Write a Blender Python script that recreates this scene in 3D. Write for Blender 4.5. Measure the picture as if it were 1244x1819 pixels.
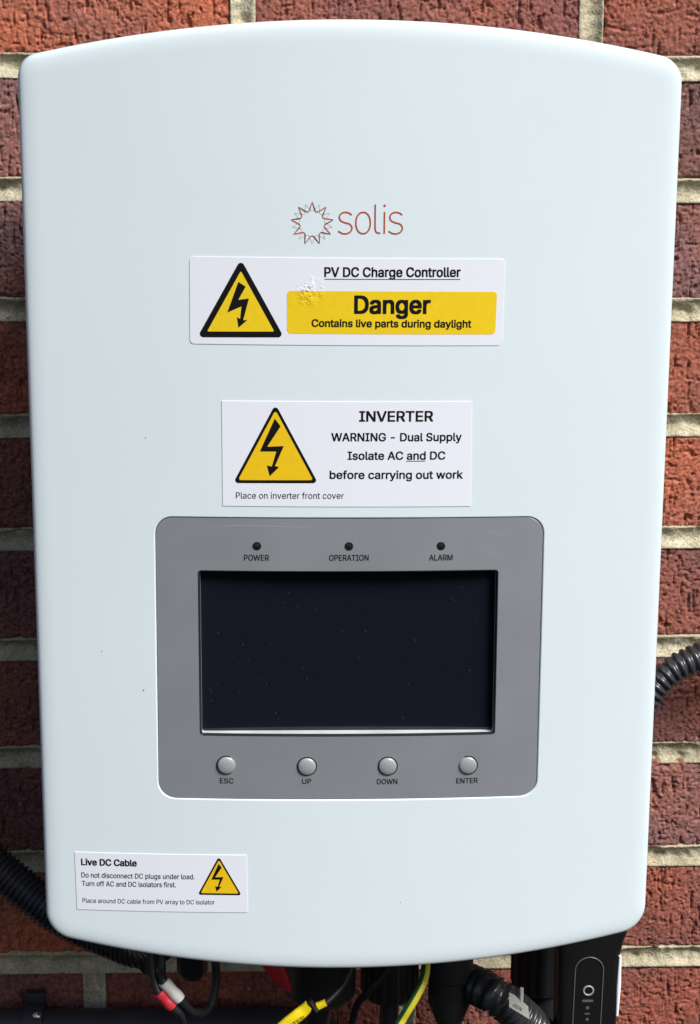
import bpy, bmesh, math, os, random
import numpy as np
from mathutils import Vector, Matrix
from mathutils.geometry import delaunay_2d_cdt

for o in list(bpy.data.objects):
    bpy.data.objects.remove(o)
SC = bpy.context.scene
COL = SC.collection
R = math.radians

# ------------------------------------------------------------------ camera
CAM = np.array([-0.03687, -1.25492, 0.25436])
TILT, PAN, ROLL, FPX = 0.24346, 0.036288, -0.0054657, 3538.7
def cam_axes():
    ct, st, cp, sp = math.cos(TILT), math.sin(TILT), math.cos(PAN), math.sin(PAN)
    f = np.array([sp*ct, cp*ct, -st]); r = np.array([cp, -sp, 0.0]); d = np.cross(f, r)
    cr, sr = math.cos(ROLL), math.sin(ROLL)
    return np.array([cr*r + sr*d, -sr*r + cr*d, f])
AX = cam_axes()
cd = bpy.data.cameras.new('camera'); cam = bpy.data.objects.new('camera', cd); COL.objects.link(cam)
cd.sensor_fit = 'HORIZONTAL'; cd.sensor_width = 36.0; cd.lens = 36.0*FPX/1244.0
cd.clip_start = 0.01; cd.clip_end = 1000
m = Matrix(((AX[0][0], -AX[1][0], -AX[2][0], CAM[0]), (AX[0][1], -AX[1][1], -AX[2][1], CAM[1]),
            (AX[0][2], -AX[1][2], -AX[2][2], CAM[2]), (0, 0, 0, 1)))
cam.matrix_world = m
SC.camera = cam
def at(x, y, depth):
    """survey helper: the place at a given distance in front of the wall that was sighted at (x, y)"""
    d = np.array([x-622.0, y-909.5, FPX]) @ AX
    s = (depth - CAM[1]) / d[1]
    return Vector(CAM + s*d)

# ------------------------------------------------------------------ light
SUN_AZ, SUN_EL = R(44), R(46)            # to the right of the wall's normal, above the horizon
sdir = Vector((math.sin(SUN_AZ)*math.cos(SUN_EL), -math.cos(SUN_AZ)*math.cos(SUN_EL), math.sin(SUN_EL)))
w = bpy.data.worlds.new('World'); SC.world = w; w.use_nodes = True
nt = w.node_tree; nt.nodes.clear()
sky = nt.nodes.new('ShaderNodeTexSky'); sky.sky_type = 'NISHITA'; sky.sun_disc = False
sky.sun_elevation = SUN_EL; sky.sun_rotation = math.atan2(sdir.x, sdir.y)
sky.air_density = 1.0; sky.dust_density = 2.5; sky.ozone_density = 1.0
bg = nt.nodes.new('ShaderNodeBackground'); bg.inputs['Strength'].default_value = 0.055
ow = nt.nodes.new('ShaderNodeOutputWorld')
nt.links.new(sky.outputs[0], bg.inputs[0]); nt.links.new(bg.outputs[0], ow.inputs[0])
sl = bpy.data.lights.new('sun', 'SUN'); sl.energy = 3.3; sl.angle = R(24); sl.color = (1.0, 0.97, 0.93)
so = bpy.data.objects.new('sun', sl); COL.objects.link(so)
so.rotation_euler = sdir.to_track_quat('Z', 'Y').to_euler(); so.location = (1, -2, 2)
vs = SC.view_settings
vs.view_transform = 'Standard'; vs.look = 'None'; vs.gamma = 1.0; vs.use_curve_mapping = False
vs.exposure = 0.62
SC.cycles.max_bounces = 8

# ------------------------------------------------------------------ materials
MATS = {}
def node(nt, t, **kw):
    n = nt.nodes.new(t)
    for k, v in kw.items():
        setattr(n, k, v)
    return n
def mat(name, col, rough=0.5, metal=0.0, spec=0.5, bump=None, var=None, coat=0.0, rvar=0.0):
    """principled; bump = (scale, distance m, detail); var = (scale, amount)"""
    if name in MATS:
        return MATS[name]
    M = bpy.data.materials.new(name); M.use_nodes = True
    nt = M.node_tree; b = nt.nodes['Principled BSDF']
    b.inputs['Base Color'].default_value = (*col, 1); b.inputs['Roughness'].default_value = rough
    b.inputs['Metallic'].default_value = metal; b.inputs['Specular IOR Level'].default_value = spec
    b.inputs['Coat Weight'].default_value = coat
    tc = node(nt, 'ShaderNodeTexCoord')
    if var:
        n = node(nt, 'ShaderNodeTexNoise'); n.inputs['Scale'].default_value = var[0]; n.inputs['Detail'].default_value = 5
        nt.links.new(tc.outputs['Object'], n.inputs['Vector'])
        r = node(nt, 'ShaderNodeMapRange'); r.inputs[1].default_value = .3; r.inputs[2].default_value = .7
        r.inputs[3].default_value = 1-var[1]; r.inputs[4].default_value = 1+var[1]
        nt.links.new(n.outputs['Fac'], r.inputs[0])
        mx = node(nt, 'ShaderNodeVectorMath', operation='SCALE'); mx.inputs[0].default_value = col
        nt.links.new(r.outputs[0], mx.inputs['Scale']); nt.links.new(mx.outputs[0], b.inputs['Base Color'])
    if rvar:
        n = node(nt, 'ShaderNodeTexNoise'); n.inputs['Scale'].default_value = 35; n.inputs['Detail'].default_value = 6
        nt.links.new(tc.outputs['Object'], n.inputs['Vector'])
        r = node(nt, 'ShaderNodeMapRange'); r.inputs[1].default_value = .3; r.inputs[2].default_value = .7
        r.inputs[3].default_value = max(0.02, rough-rvar); r.inputs[4].default_value = rough+rvar
        nt.links.new(n.outputs['Fac'], r.inputs[0]); nt.links.new(r.outputs[0], b.inputs['Roughness'])
    if bump:
        n = node(nt, 'ShaderNodeTexNoise'); n.inputs['Scale'].default_value = bump[0]; n.inputs['Detail'].default_value = bump[2]
        nt.links.new(tc.outputs['Object'], n.inputs['Vector'])
        bp = node(nt, 'ShaderNodeBump'); bp.inputs['Distance'].default_value = bump[1]; bp.inputs['Strength'].default_value = 1
        nt.links.new(n.outputs['Fac'], bp.inputs['Height']); nt.links.new(bp.outputs[0], b.inputs['Normal'])
    MATS[name] = M
    return M

def brick_mat():
    M = bpy.data.materials.new('brick_clay'); M.use_nodes = True
    nt = M.node_tree; b = nt.nodes['Principled BSDF']; L = nt.links.new
    oi = node(nt, 'ShaderNodeObjectInfo'); tc = node(nt, 'ShaderNodeTexCoord')
    add = node(nt, 'ShaderNodeVectorMath', operation='ADD')
    sc = node(nt, 'ShaderNodeVectorMath', operation='SCALE'); sc.inputs[0].default_value = (7.3, 3.1, 5.7)
    L(oi.outputs['Random'], sc.inputs['Scale']); L(tc.outputs['Object'], add.inputs[0]); L(sc.outputs[0], add.inputs[1])
    # broad colour drift: fired purple-brown to orange-red
    n1 = node(nt, 'ShaderNodeTexNoise'); n1.inputs['Scale'].default_value = 14; n1.inputs['Detail'].default_value = 3
    L(add.outputs[0], n1.inputs['Vector'])
    r1 = node(nt, 'ShaderNodeMapRange'); r1.inputs[1].default_value = .35; r1.inputs[2].default_value = .68
    L(n1.outputs['Fac'], r1.inputs[0])
    h = node(nt, 'ShaderNodeMix', data_type='RGBA', blend_type='MULTIPLY'); h.inputs[0].default_value = 1
    ramp = node(nt, 'ShaderNodeValToRGB')
    ramp.color_ramp.elements[0].color = (.72, .84, 1.0, 1); ramp.color_ramp.elements[1].color = (1.2, 1.05, .92, 1)
    L(r1.outputs[0], ramp.inputs[0])
    L(oi.outputs['Color'], h.inputs[6]); L(ramp.outputs[0], h.inputs[7])
    # fine speckle: sandy grains and dark flecks
    n2 = node(nt, 'ShaderNodeTexNoise'); n2.inputs['Scale'].default_value = 420; n2.inputs['Detail'].default_value = 4
    L(add.outputs[0], n2.inputs['Vector'])
    r2 = node(nt, 'ShaderNodeMapRange'); r2.inputs[1].default_value = .3; r2.inputs[2].default_value = .7
    r2.inputs[3].default_value = .62; r2.inputs[4].default_value = 1.42
    L(n2.outputs['Fac'], r2.inputs[0])
    s2 = node(nt, 'ShaderNodeVectorMath', operation='SCALE'); L(h.outputs[2], s2.inputs[0]); L(r2.outputs[0], s2.inputs['Scale'])
    v = node(nt, 'ShaderNodeTexVoronoi'); v.inputs['Scale'].default_value = 130; L(add.outputs[0], v.inputs['Vector'])
    vr = node(nt, 'ShaderNodeMapRange'); vr.inputs[1].default_value = .10; vr.inputs[2].default_value = .16; vr.inputs[3].default_value = .55; vr.inputs[4].default_value = 0
    L(v.outputs['Distance'], vr.inputs[0])
    wn = node(nt, 'ShaderNodeMath', operation='GREATER_THAN'); wn.inputs[1].default_value = .86
    sx = node(nt, 'ShaderNodeSeparateColor'); L(v.outputs['Color'], sx.inputs[0]); L(sx.outputs[0], wn.inputs[0])
    mm = node(nt, 'ShaderNodeMath', operation='MULTIPLY'); L(vr.outputs[0], mm.inputs[0]); L(wn.outputs[0], mm.inputs[1])
    sand = node(nt, 'ShaderNodeMix', data_type='RGBA'); L(mm.outputs[0], sand.inputs[0]); L(s2.outputs[0], sand.inputs[6])
    sand.inputs[7].default_value = (.50, .33, .25, 1)
    L(sand.outputs[2], b.inputs['Base Color'])
    b.inputs['Roughness'].default_value = .93; b.inputs['Specular IOR Level'].default_value = .25
    n3 = node(nt, 'ShaderNodeTexNoise'); n3.inputs['Scale'].default_value = 520; n3.inputs['Detail'].default_value = 5
    L(add.outputs[0], n3.inputs['Vector'])
    bp = node(nt, 'ShaderNodeBump'); bp.inputs['Distance'].default_value = .0007; L(n3.outputs['Fac'], bp.inputs['Height'])
    L(bp.outputs[0], b.inputs['Normal'])
    return M
def mortar_mat():
    M = bpy.data.materials.new('mortar_lime'); M.use_nodes = True
    nt = M.node_tree; b = nt.nodes['Principled BSDF']; L = nt.links.new
    tc = node(nt, 'ShaderNodeTexCoord')
    n1 = node(nt, 'ShaderNodeTexNoise'); n1.inputs['Scale'].default_value = 60; n1.inputs['Detail'].default_value = 6
    L(tc.outputs['Object'], n1.inputs['Vector'])
    ramp = node(nt, 'ShaderNodeValToRGB'); e = ramp.color_ramp.elements
    e[0].position = .32; e[0].color = (.34, .305, .205, 1); e[1].position = .68; e[1].color = (.55, .505, .37, 1)
    L(n1.outputs['Fac'], ramp.inputs[0])
    n2 = node(nt, 'ShaderNodeTexNoise'); n2.inputs['Scale'].default_value = 600; n2.inputs['Detail'].default_value = 3
    L(tc.outputs['Object'], n2.inputs['Vector'])
    r2 = node(nt, 'ShaderNodeMapRange'); r2.inputs[1].default_value = .3; r2.inputs[2].default_value = .7
    r2.inputs[3].default_value = .72; r2.inputs[4].default_value = 1.28; L(n2.outputs['Fac'], r2.inputs[0])
    s2 = node(nt, 'ShaderNodeVectorMath', operation='SCALE'); L(ramp.outputs[0], s2.inputs[0]); L(r2.outputs[0], s2.inputs['Scale'])
    L(s2.outputs[0], b.inputs['Base Color']); b.inputs['Roughness'].default_value = .95; b.inputs['Specular IOR Level'].default_value = .2
    bp = node(nt, 'ShaderNodeBump'); bp.inputs['Distance'].default_value = .0009; L(n2.outputs['Fac'], bp.inputs['Height'])
    L(bp.outputs[0], b.inputs['Normal'])
    return M

WHITE = mat('white_powder_coat', (.665, .757, .803), .42, spec=.45, bump=(900, .000022, 2), var=(7, .012), rvar=.05)
LIPW = WHITE
PANEL = mat('grey_membrane', (.375, .40, .44), .38, metal=.5, spec=.5, bump=(1500, .00003, 2), var=(25, .03), rvar=.04)
BEZEL = mat('dark_gasket', (.02, .021, .024), .3)
LEDGE = mat('smoked_acrylic', (.62, .65, .69), .18, spec=.6, var=(60, .15))
SCREEN = mat('unlit_display_glass', (.0075, .0095, .0155), .06, spec=.5)
BUTTON = mat('silver_button', (.36, .37, .39), .33, metal=.2, spec=.5)
HOLE = mat('indicator_window', (.012, .012, .014), .25)
INK = mat('black_ink', (.004, .004, .005), .55, spec=.2)
GREYINK = mat('grey_ink', (.03, .033, .043), .55, spec=.25)
PAPER = mat('white_vinyl', (.76, .79, .87), .28, spec=.5, bump=(500, .00003, 3))
PAPER2 = mat('white_matt_vinyl', (.76, .79, .87), .4, spec=.45, bump=(700, .00003, 3))
YELLOW = mat('yellow_ink', (.80, .57, .02), .32, var=(300, .03))
YELLOW2 = mat('golden_yellow_ink', (.80, .52, .01), .38, var=(300, .03))
REDINK = mat('brick_red_ink', (.40, .065, .022), .45)
REDINK2 = mat('scarlet_ink', (.58, .075, .03), .45)
DKINK = mat('charcoal_ink', (.015, .018, .028), .45)
THINK = mat('thin_grey_ink', (.42, .38, .38), .45)
ALU = mat('cast_aluminium', (.42, .43, .44), .45, metal=.8, bump=(400, .00008, 3))
CABLE = mat('black_conduit', (.030, .032, .038), .22, spec=.5, bump=(300, .0001, 3), rvar=.08)
CABLEM = mat('matt_black_plastic', (.018, .019, .022), .5, spec=.45, bump=(700, .00005, 2))
PIPE = mat('dark_grey_pvc', (.03, .032, .038), .45, var=(40, .2))
GLOSSK = mat('satin_black_plastic', (.007, .007, .008), .38, spec=.5)
GREYPL = mat('mid_grey_plastic', (.2, .2, .21), .4)
REDPL = mat('red_plastic', (.42, .02, .03), .4)
REDTAPE = mat('red_tape', (.62, .03, .05), .4)
WHITETAPE = mat('white_tape', (.72, .72, .68), .5, bump=(300, .0001, 2))
YELTAG = mat('yellow_sleeve', (.85, .66, .01), .4, bump=(200, .0001, 2))
GREENI = mat('green_insulation', (.02, .11, .03), .35)
YELI = mat('yellow_insulation', (.80, .72, .05), .35)
TAGW = mat('pale_tag', (.52, .53, .47), .5)
METAL = mat('steel', (.6, .6, .6), .25, metal=1.0)
WSTRIP = mat('white_sun_glare', (.86, .88, .92), .25)  # white colour for the sun glare on the logger's glossy side
DIRT = mat('dirt', (.10, .08, .06), .8)
SCR = mat('scratch', (.42, .44, .47), .5)
BUB = mat('clear_bubble', (.021, .022, .028), .6, spec=.2)
def crinkle(M):
    """a patch of crazed laminate near the top of the danger label"""
    nt = M.node_tree; b = nt.nodes['Principled BSDF']; L = nt.links.new
    tc = node(nt, 'ShaderNodeTexCoord'); d = node(nt, 'ShaderNodeVectorMath', operation='DISTANCE'); d.inputs[1].default_value = (-.0212, -.2458, .1190)
    L(tc.outputs['Object'], d.inputs[0])
    r = node(nt, 'ShaderNodeMapRange'); r.inputs[1].default_value = .0; r.inputs[2].default_value = .0085; r.inputs[3].default_value = 1; r.inputs[4].default_value = 0
    L(d.outputs['Value'], r.inputs[0])
    n = node(nt, 'ShaderNodeTexNoise'); n.inputs['Scale'].default_value = 900; n.inputs['Detail'].default_value = 1
    L(tc.outputs['Object'], n.inputs['Vector'])
    m_ = node(nt, 'ShaderNodeMath', operation='MULTIPLY'); L(r.outputs[0], m_.inputs[0]); L(n.outputs['Fac'], m_.inputs[1])
    bp = node(nt, 'ShaderNodeBump'); bp.inputs['Distance'].default_value = .0012
    n2 = node(nt, 'ShaderNodeTexNoise'); n2.inputs['Scale'].default_value = 260; n2.inputs['Detail'].default_value = 3; L(tc.outputs['Object'], n2.inputs['Vector'])
    r2 = node(nt, 'ShaderNodeMapRange'); r2.inputs[1].default_value = .44; r2.inputs[2].default_value = .60; L(n2.outputs['Fac'], r2.inputs[0])
    m2 = node(nt, 'ShaderNodeMath', operation='MULTIPLY'); L(m_.outputs[0], m2.inputs[0]); L(r2.outputs[0], m2.inputs[1])
    L(m2.outputs[0], bp.inputs['Height'])
    L(bp.outputs[0], b.inputs['Normal']); b.inputs['Roughness'].default_value = .16
crinkle(PAPER); crinkle(YELLOW)
BRICK = brick_mat(); MORTAR = mortar_mat()

# ------------------------------------------------------------------ helpers
def link(name, me, parent=None, material=None, smooth=False):
    o = bpy.data.objects.new(name, me); COL.objects.link(o)
    if material is not None:
        for mm_ in (material if isinstance(material, (list, tuple)) else [material]):
            me.materials.append(mm_)
    if smooth:
        me.polygons.foreach_set('use_smooth', [True]*len(me.polygons))
    if parent is not None:
        o.parent = parent
    return o
def mesh(name, verts, faces, parent=None, material=None, smooth=False):
    me = bpy.data.meshes.new(name); me.from_pydata([tuple(v) for v in verts], [], [tuple(f) for f in faces]); me.update()
    return link(name, me, parent, material, smooth)
def from_bm(name, bm, parent=None, material=None, smooth=False):
    me = bpy.data.meshes.new(name); bm.normal_update(); bm.to_mesh(me); bm.free()
    return link(name, me, parent, material, smooth)
def thing(name, label, cat, loc=(0, 0, 0), group=None):
    o = bpy.data.objects.new(name, None); COL.objects.link(o); o.location = loc; o.empty_display_size = .02
    o['label'] = label; o['category'] = cat
    if group: o['group'] = group
    o['_l'] = 0
    del o['_l']
    return o
def tag(o, label, cat, group=None):
    o['label'] = label; o['category'] = cat
    if group: o['group'] = group
    return o
def keep(o, parent):
    """parent without moving (parents here are never rotated)"""
    o.parent = parent; o.location = Vector(o.location) - Vector(parent.location)
    return o
def autosmooth(o, ang=35):
    me = o.data
    me.polygons.foreach_set('use_smooth', [True]*len(me.polygons))
    bm = bmesh.new(); bm.from_mesh(me)
    for e in bm.edges:
        if len(e.link_faces) == 2 and e.calc_face_angle(0) > R(ang):
            e.smooth = False
    bm.to_mesh(me); bm.free()
    return o
def box_bm(x0, x1, y0, y1, z0, z1, bev=0.0, seg=2):
    bm = bmesh.new(); bmesh.ops.create_cube(bm, size=1)
    for v in bm.verts:
        v.co = Vector(((x0+x1)/2 + v.co.x*(x1-x0), (y0+y1)/2 + v.co.y*(y1-y0), (z0+z1)/2 + v.co.z*(z1-z0)))
    if bev:
        bmesh.ops.bevel(bm, geom=list(bm.edges), offset=bev, segments=seg, profile=.5, affect='EDGES')
    return bm
def catmull(pts, n=12):
    P = [Vector(p) for p in pts]; P = [P[0]*2-P[1]] + P + [P[-1]*2-P[-2]]; out = []
    for i in range(1, len(P)-2):
        for k in range(n):
            t = k/n; a, b, c, d = P[i-1], P[i], P[i+1], P[i+2]
            out.append(.5*((2*b) + (c-a)*t + (2*a-5*b+4*c-d)*t*t + (3*b-a-3*c+d)*t**3))
    out.append(P[-2]); return out
def resample(pts, step):
    L = [0]
    for a, b in zip(pts, pts[1:]): L.append(L[-1] + (b-a).length)
    n = max(2, int(L[-1]/step)); out = []; j = 0
    for k in range(n+1):
        s = L[-1]*k/n
        while j < len(L)-2 and L[j+1] < s: j += 1
        t = (s-L[j])/max(1e-9, L[j+1]-L[j]); out.append(pts[j].lerp(pts[j+1], min(1, t)))
    return out
def tube(pts, rad, seg=20, caps=True, twist=0.0):
    """bmesh tube; rad is a number or function of index"""
    bm = bmesh.new(); rings = []
    up = Vector((0, -1, 0)); prev = None
    for i, p in enumerate(pts):
        t = (pts[min(i+1, len(pts)-1)] - pts[max(i-1, 0)]).normalized()
        if prev is None:
            u = up - t*up.dot(t)
            if u.length < .1: u = Vector((1, 0, 0)) - t*t.x
        else: u = prev - t*prev.dot(t)
        u.normalize(); prev = u; v = t.cross(u); r = rad(i) if callable(rad) else rad
        rings.append([bm.verts.new(p + (u*math.cos(a) + v*math.sin(a))*r) for a in [2*math.pi*k/seg + twist*i for k in range(seg)]])
    for a, b in zip(rings, rings[1:]):
        for k in range(seg):
            bm.faces.new((a[k], a[(k+1) % seg], b[(k+1) % seg], b[k]))
    if caps:
        bm.faces.new(list(reversed(rings[0]))); bm.faces.new(rings[-1])
    return bm
def corrugated(pts, ro, ri, pitch, seg=28):
    """square-ribbed flexible conduit"""
    P = resample(pts, pitch/8)
    prof = [ri, ri, ri+.25*(ro-ri), ro-.1*(ro-ri), ro, ro-.05*(ro-ri), ro-.15*(ro-ri), ri+.2*(ro-ri)]
    return tube(P, lambda i: prof[i % 8], seg)
def lathe(profile, base, axis, seg=40, flute=None):
    """profile [(r, h)] along axis from base; flute = (count, depth, h0, h1)"""
    axis = Vector(axis).normalized(); u = Vector((0, -1, 0)); u = u - axis*u.dot(axis)
    if u.length < .1: u = Vector((1, 0, 0)) - axis*axis.x
    u.normalize(); v = axis.cross(u); bm = bmesh.new(); rings = []
    for r, h in profile:
        ring = []
        for k in range(seg):
            a = 2*math.pi*k/seg; rr = r
            if flute and flute[2] <= h <= flute[3]:
                rr = r - flute[1]*(0.5+0.5*math.copysign(abs(math.cos(a*flute[0]/2))**.5, 1) - .5)*0 - flute[1]*(1 if math.cos(a*flute[0]) < 0 else 0)
            ring.append(bm.verts.new(Vector(base) + axis*h + (u*math.cos(a)+v*math.sin(a))*max(rr, 1e-5)))
        rings.append(ring)
    for a, b in zip(rings, rings[1:]):
        for k in range(seg): bm.faces.new((a[k], a[(k+1) % seg], b[(k+1) % seg], b[k]))
    bm.faces.new(list(reversed(rings[0]))); bm.faces.new(rings[-1])
    bmesh.ops.recalc_face_normals(bm, faces=bm.faces)
    return bm
def round_poly(pts, r, n=6):
    out = []; N = len(pts)
    for i in range(N):
        p = np.array(pts[i], float); a = np.array(pts[i-1], float)-p; b = np.array(pts[(i+1) % N], float)-p
        rr = r[i] if isinstance(r, (list, tuple)) else r
        if rr <= 0: out.append(tuple(p)); continue
        a /= np.linalg.norm(a); b /= np.linalg.norm(b)
        h = math.acos(max(-1, min(1, a@b)))/2; d = rr/math.tan(h); c = p + (a+b)/np.linalg.norm(a+b)*rr/math.sin(h)
        s, e = p+a*d-c, p+b*d-c; a0 = math.atan2(s[1], s[0]); a1 = math.atan2(e[1], e[0]); da = (a1-a0+math.pi) % (2*math.pi)-math.pi
        for k in range(n+1):
            t = a0+da*k/n; out.append((c[0]+rr*math.cos(t), c[1]+rr*math.sin(t)))
    return out
def area_sign(p): return sum(p[i-1][0]*p[i][1]-p[i][0]*p[i-1][1] for i in range(len(p)))

# ------------------------------------------------------------------ brick wall
rng = np.random.default_rng(7)
def fnoise(nz, nx, step, sx, sz, seed):
    """gaussian-filtered noise with feature size sx, sz metres, unit variance, tileable"""
    g = np.random.default_rng(seed).standard_normal((nz, nx))
    fz = np.fft.fftfreq(nz, step)[:, None]; fx = np.fft.fftfreq(nx, step)[None, :]
    k = np.exp(-2*(np.pi**2)*((fx*sx)**2 + (fz*sz)**2))
    h = np.fft.ifft2(np.fft.fft2(g)*k).real
    return (h-h.mean())/h.std()
BP, CP, MJ = .2143, .075, .0115           # brick pitch, course pitch, joint width
X0, Z0 = -.0586, .2247                    # a perpend joint and the bed joint below its course
BL, BH = BP-MJ, CP-MJ
def brick_mesh(seed, step=.00072):
    nx, nz = int(BL/step)+1, int(BH/step)+1
    x = np.linspace(-BL/2, BL/2, nx); z = np.linspace(-BH/2, BH/2, nz); X, Z = np.meshgrid(x, z)
    n1 = fnoise(nz, nx, step, .0009, .0012, seed); n2 = fnoise(nz, nx, step, .0005, .0036, seed+50)
    n3 = fnoise(nz, nx, step, .0006, .0006, seed+100); n4 = fnoise(nz, nx, step, .012, .010, seed+150)
    n5 = fnoise(nz, nx, step, .0024, .0008, seed+200); n6 = fnoise(nz, nx, step, .0030, .0030, seed+250)
    n7 = fnoise(nz, nx, step, .0010, .0010, seed+300)
    d = .00030*n4
    d -= .00095*np.exp(-(n1/.17)**2)*np.clip(n6+.75, 0, 1.5)               # worming tears
    d -= .0019*np.clip(-n2-1.05, 0, 1.2)                                  # short vertical drag marks
    d -= .0010*np.clip(-n5-1.3, 0, 1.2)
    d -= .0019*np.clip(-n7-1.6, 0, 1.0)                                   # pits
    d += .00022*n3
    edge = np.minimum(BL/2-np.abs(X), BH/2-np.abs(Z)) + .0009*n6 + .0005*n7
    d -= .0034*np.exp(-np.clip(edge, 0, 1)/.0011)
    top = np.stack([X.ravel(), (-d).ravel(), Z.ravel()], 1)
    idx = np.arange(nx*nz).reshape(nz, nx)
    q = np.stack([idx[:-1, :-1], idx[:-1, 1:], idx[1:, 1:], idx[1:, :-1]], -1).reshape(-1, 4)
    ring = np.concatenate([idx[0, :], idx[1:, -1], idx[-1, -2::-1], idx[-2:0:-1, 0]])
    back = top[ring].copy(); back[:, 1] = .05
    n0 = len(top); bi = np.arange(len(ring))+n0
    s = np.stack([np.roll(ring, -1), ring, bi, np.roll(bi, -1)], -1)
    verts = np.concatenate([top, back]); faces = np.concatenate([q, s])
    me = bpy.data.meshes.new('brick')
    me.vertices.add(len(verts)); me.vertices.foreach_set('co', verts.ravel())
    me.loops.add(faces.size); me.loops.foreach_set('vertex_index', faces.ravel().astype(np.int32))
    me.polygons.add(len(faces)); me.polygons.foreach_set('loop_start', np.arange(0, faces.size, 4, dtype=np.int32))
    me.polygons.foreach_set('use_smooth', np.ones(len(faces), bool))
    me.update(calc_edges=True); me.validate(); me.materials.append(BRICK)
    return me
wall = thing('brick_wall', 'weathered red rustic brick wall with pale mortar joints behind everything', 'wall')
BM = [brick_mesh(11+k) for k in range(9)]
TONE = {'orange': (.365, .122, .074), 'red': (.305, .112, .080), 'purple': (.205, .105, .092), 'brown': (.245, .098, .079),
        'mauve': (.265, .122, .102), 'deep': (.275, .094, .068)}
# what the photograph shows, by course (from the top one down) and position
known = {(0, -1): 'orange', (0, 0): 'brown', (0, 1): 'red', (1, -1): 'mauve', (1, 0): 'purple', (2, 0): 'purple', (2, 1): 'mauve', (2, -1): 'purple',
         (3, 0): 'red', (3, -1): 'deep', (4, 0): 'brown', (4, 1): 'orange', (4, -1): 'brown', (5, 0): 'brown', (5, -1): 'brown',
         (6, 1): 'brown', (6, -1): 'brown', (6, 0): 'red', (7, 0): 'mauve', (7, -1): 'brown', (8, 1): 'deep', (8, -1): 'orange', (8, 0): 'red',
         (9, 0): 'deep', (9, -1): 'deep', (9, 1): 'deep'}
rb = random.Random(3); nb = 0
for r in range(-3, 14):
    for n in range(-3, 4):
        cx = X0 + (BP/2 if r % 2 else 0) + (n+.5)*BP - (0 if r % 2 == 0 else BP/2*0)
        if r % 2: cx = X0 - BP/2 + (n+.5)*BP + BP
        if not (-.72 < cx < .78): continue
        cz = Z0 + CP/2 - CP*r
        key = (r, round((cx-.05)/BP - (0 if r % 2 == 0 else 0)))
        o = bpy.data.objects.new('brick', BM[nb*4 % 9 if nb % 2 else (nb*7+2) % 9]); nb += 1
        COL.objects.link(o); o.parent = wall
        fl = rb.choice((0, math.pi))
        o.location = (cx + rb.uniform(-.001, .001), rb.uniform(-.0006, .0006), cz + rb.uniform(-.0006, .0006))
        o.rotation_euler = (rb.uniform(-.004, .004), fl + rb.uniform(-.004, .004), rb.uniform(-.004, .004))
        t = TONE[known.get(key, rb.choice(['red', 'brown', 'deep', 'mauve', 'orange']))]
        f = rb.uniform(.94, 1.06)
        o.color = (t[0]*f, t[1]*f, t[2]*f, 1)
def mortar_mesh():
    def patch(xa, xb, za, zb, step, hole=None):
        nx, nz = int(round((xb-xa)/step))+1, int(round((zb-za)/step))+1
        x = np.linspace(xa, xb, nx); z = np.linspace(za, zb, nz); X, Z = np.meshgrid(x, z)
        row = np.floor((Z0-Z)/CP)+1                       # course index
        dz = np.abs((Z-Z0+CP/2) % CP - CP/2)
        off = np.where(row % 2 == 0, X0, X0+BP/2)
        dx = np.abs((X-off+BP/2) % BP - BP/2)
        d = np.minimum(dx, dz)
        a = fnoise(nz, nx, step, .006, .004, 900); b = fnoise(nz, nx, step, .0013, .0013, 901); c = fnoise(nz, nx, step, .0022, .0016, 902)
        s = np.clip(d/(MJ/2), 0, 1.6)
        Y = .0036 - .0030*np.minimum(s, 1.25)**2 - .0005*a - .00025*b - .0003*c + .0016*np.clip(-c-1.5, 0, 1.2)
        Y = np.maximum(Y, -.0002)
        Y = np.where(s > 1.35, .006, Y)
        P = np.stack([X.ravel(), Y.ravel(), Z.ravel()], 1)
        idx = np.arange(nx*nz).reshape(nz, nx)
        q = np.stack([idx[:-1, :-1], idx[:-1, 1:], idx[1:, 1:], idx[1:, :-1]], -1)
        keepm = (d[:-1, :-1] < MJ/2+.0035)
        if hole:
            hx0, hx1, hz0, hz1 = hole
            keepm &= ~((X[:-1, :-1] >= hx0-1e-6) & (X[:-1, :-1] < hx1-1e-6) & (Z[:-1, :-1] >= hz0-1e-6) & (Z[:-1, :-1] < hz1-1e-6))
        return P, q[keepm]
    P1, q1 = patch(-.30, .348, -.504, .36, .001)
    P2, q2 = patch(-.708, .756, -.744, .48, .004, (-.30, .348, -.504, .36))
    q = np.concatenate([q1, q2+len(P1)]); P = np.concatenate([P1, P2])
    used = np.unique(q); remap = -np.ones(len(P), int); remap[used] = np.arange(len(used))
    P = P[used]; q = remap[q]
    me = bpy.data.meshes.new('mortar')
    me.vertices.add(len(P)); me.vertices.foreach_set('co', P.ravel())
    me.loops.add(q.size); me.loops.foreach_set('vertex_index', q.ravel().astype(np.int32))
    me.polygons.add(len(q)); me.polygons.foreach_set('loop_start', np.arange(0, q.size, 4, dtype=np.int32))
    me.polygons.foreach_set('use_smooth', np.ones(len(q), bool))
    me.update(calc_edges=True); me.validate()
    return me
link('mortar', mortar_mesh(), wall, MORTAR)

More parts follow.
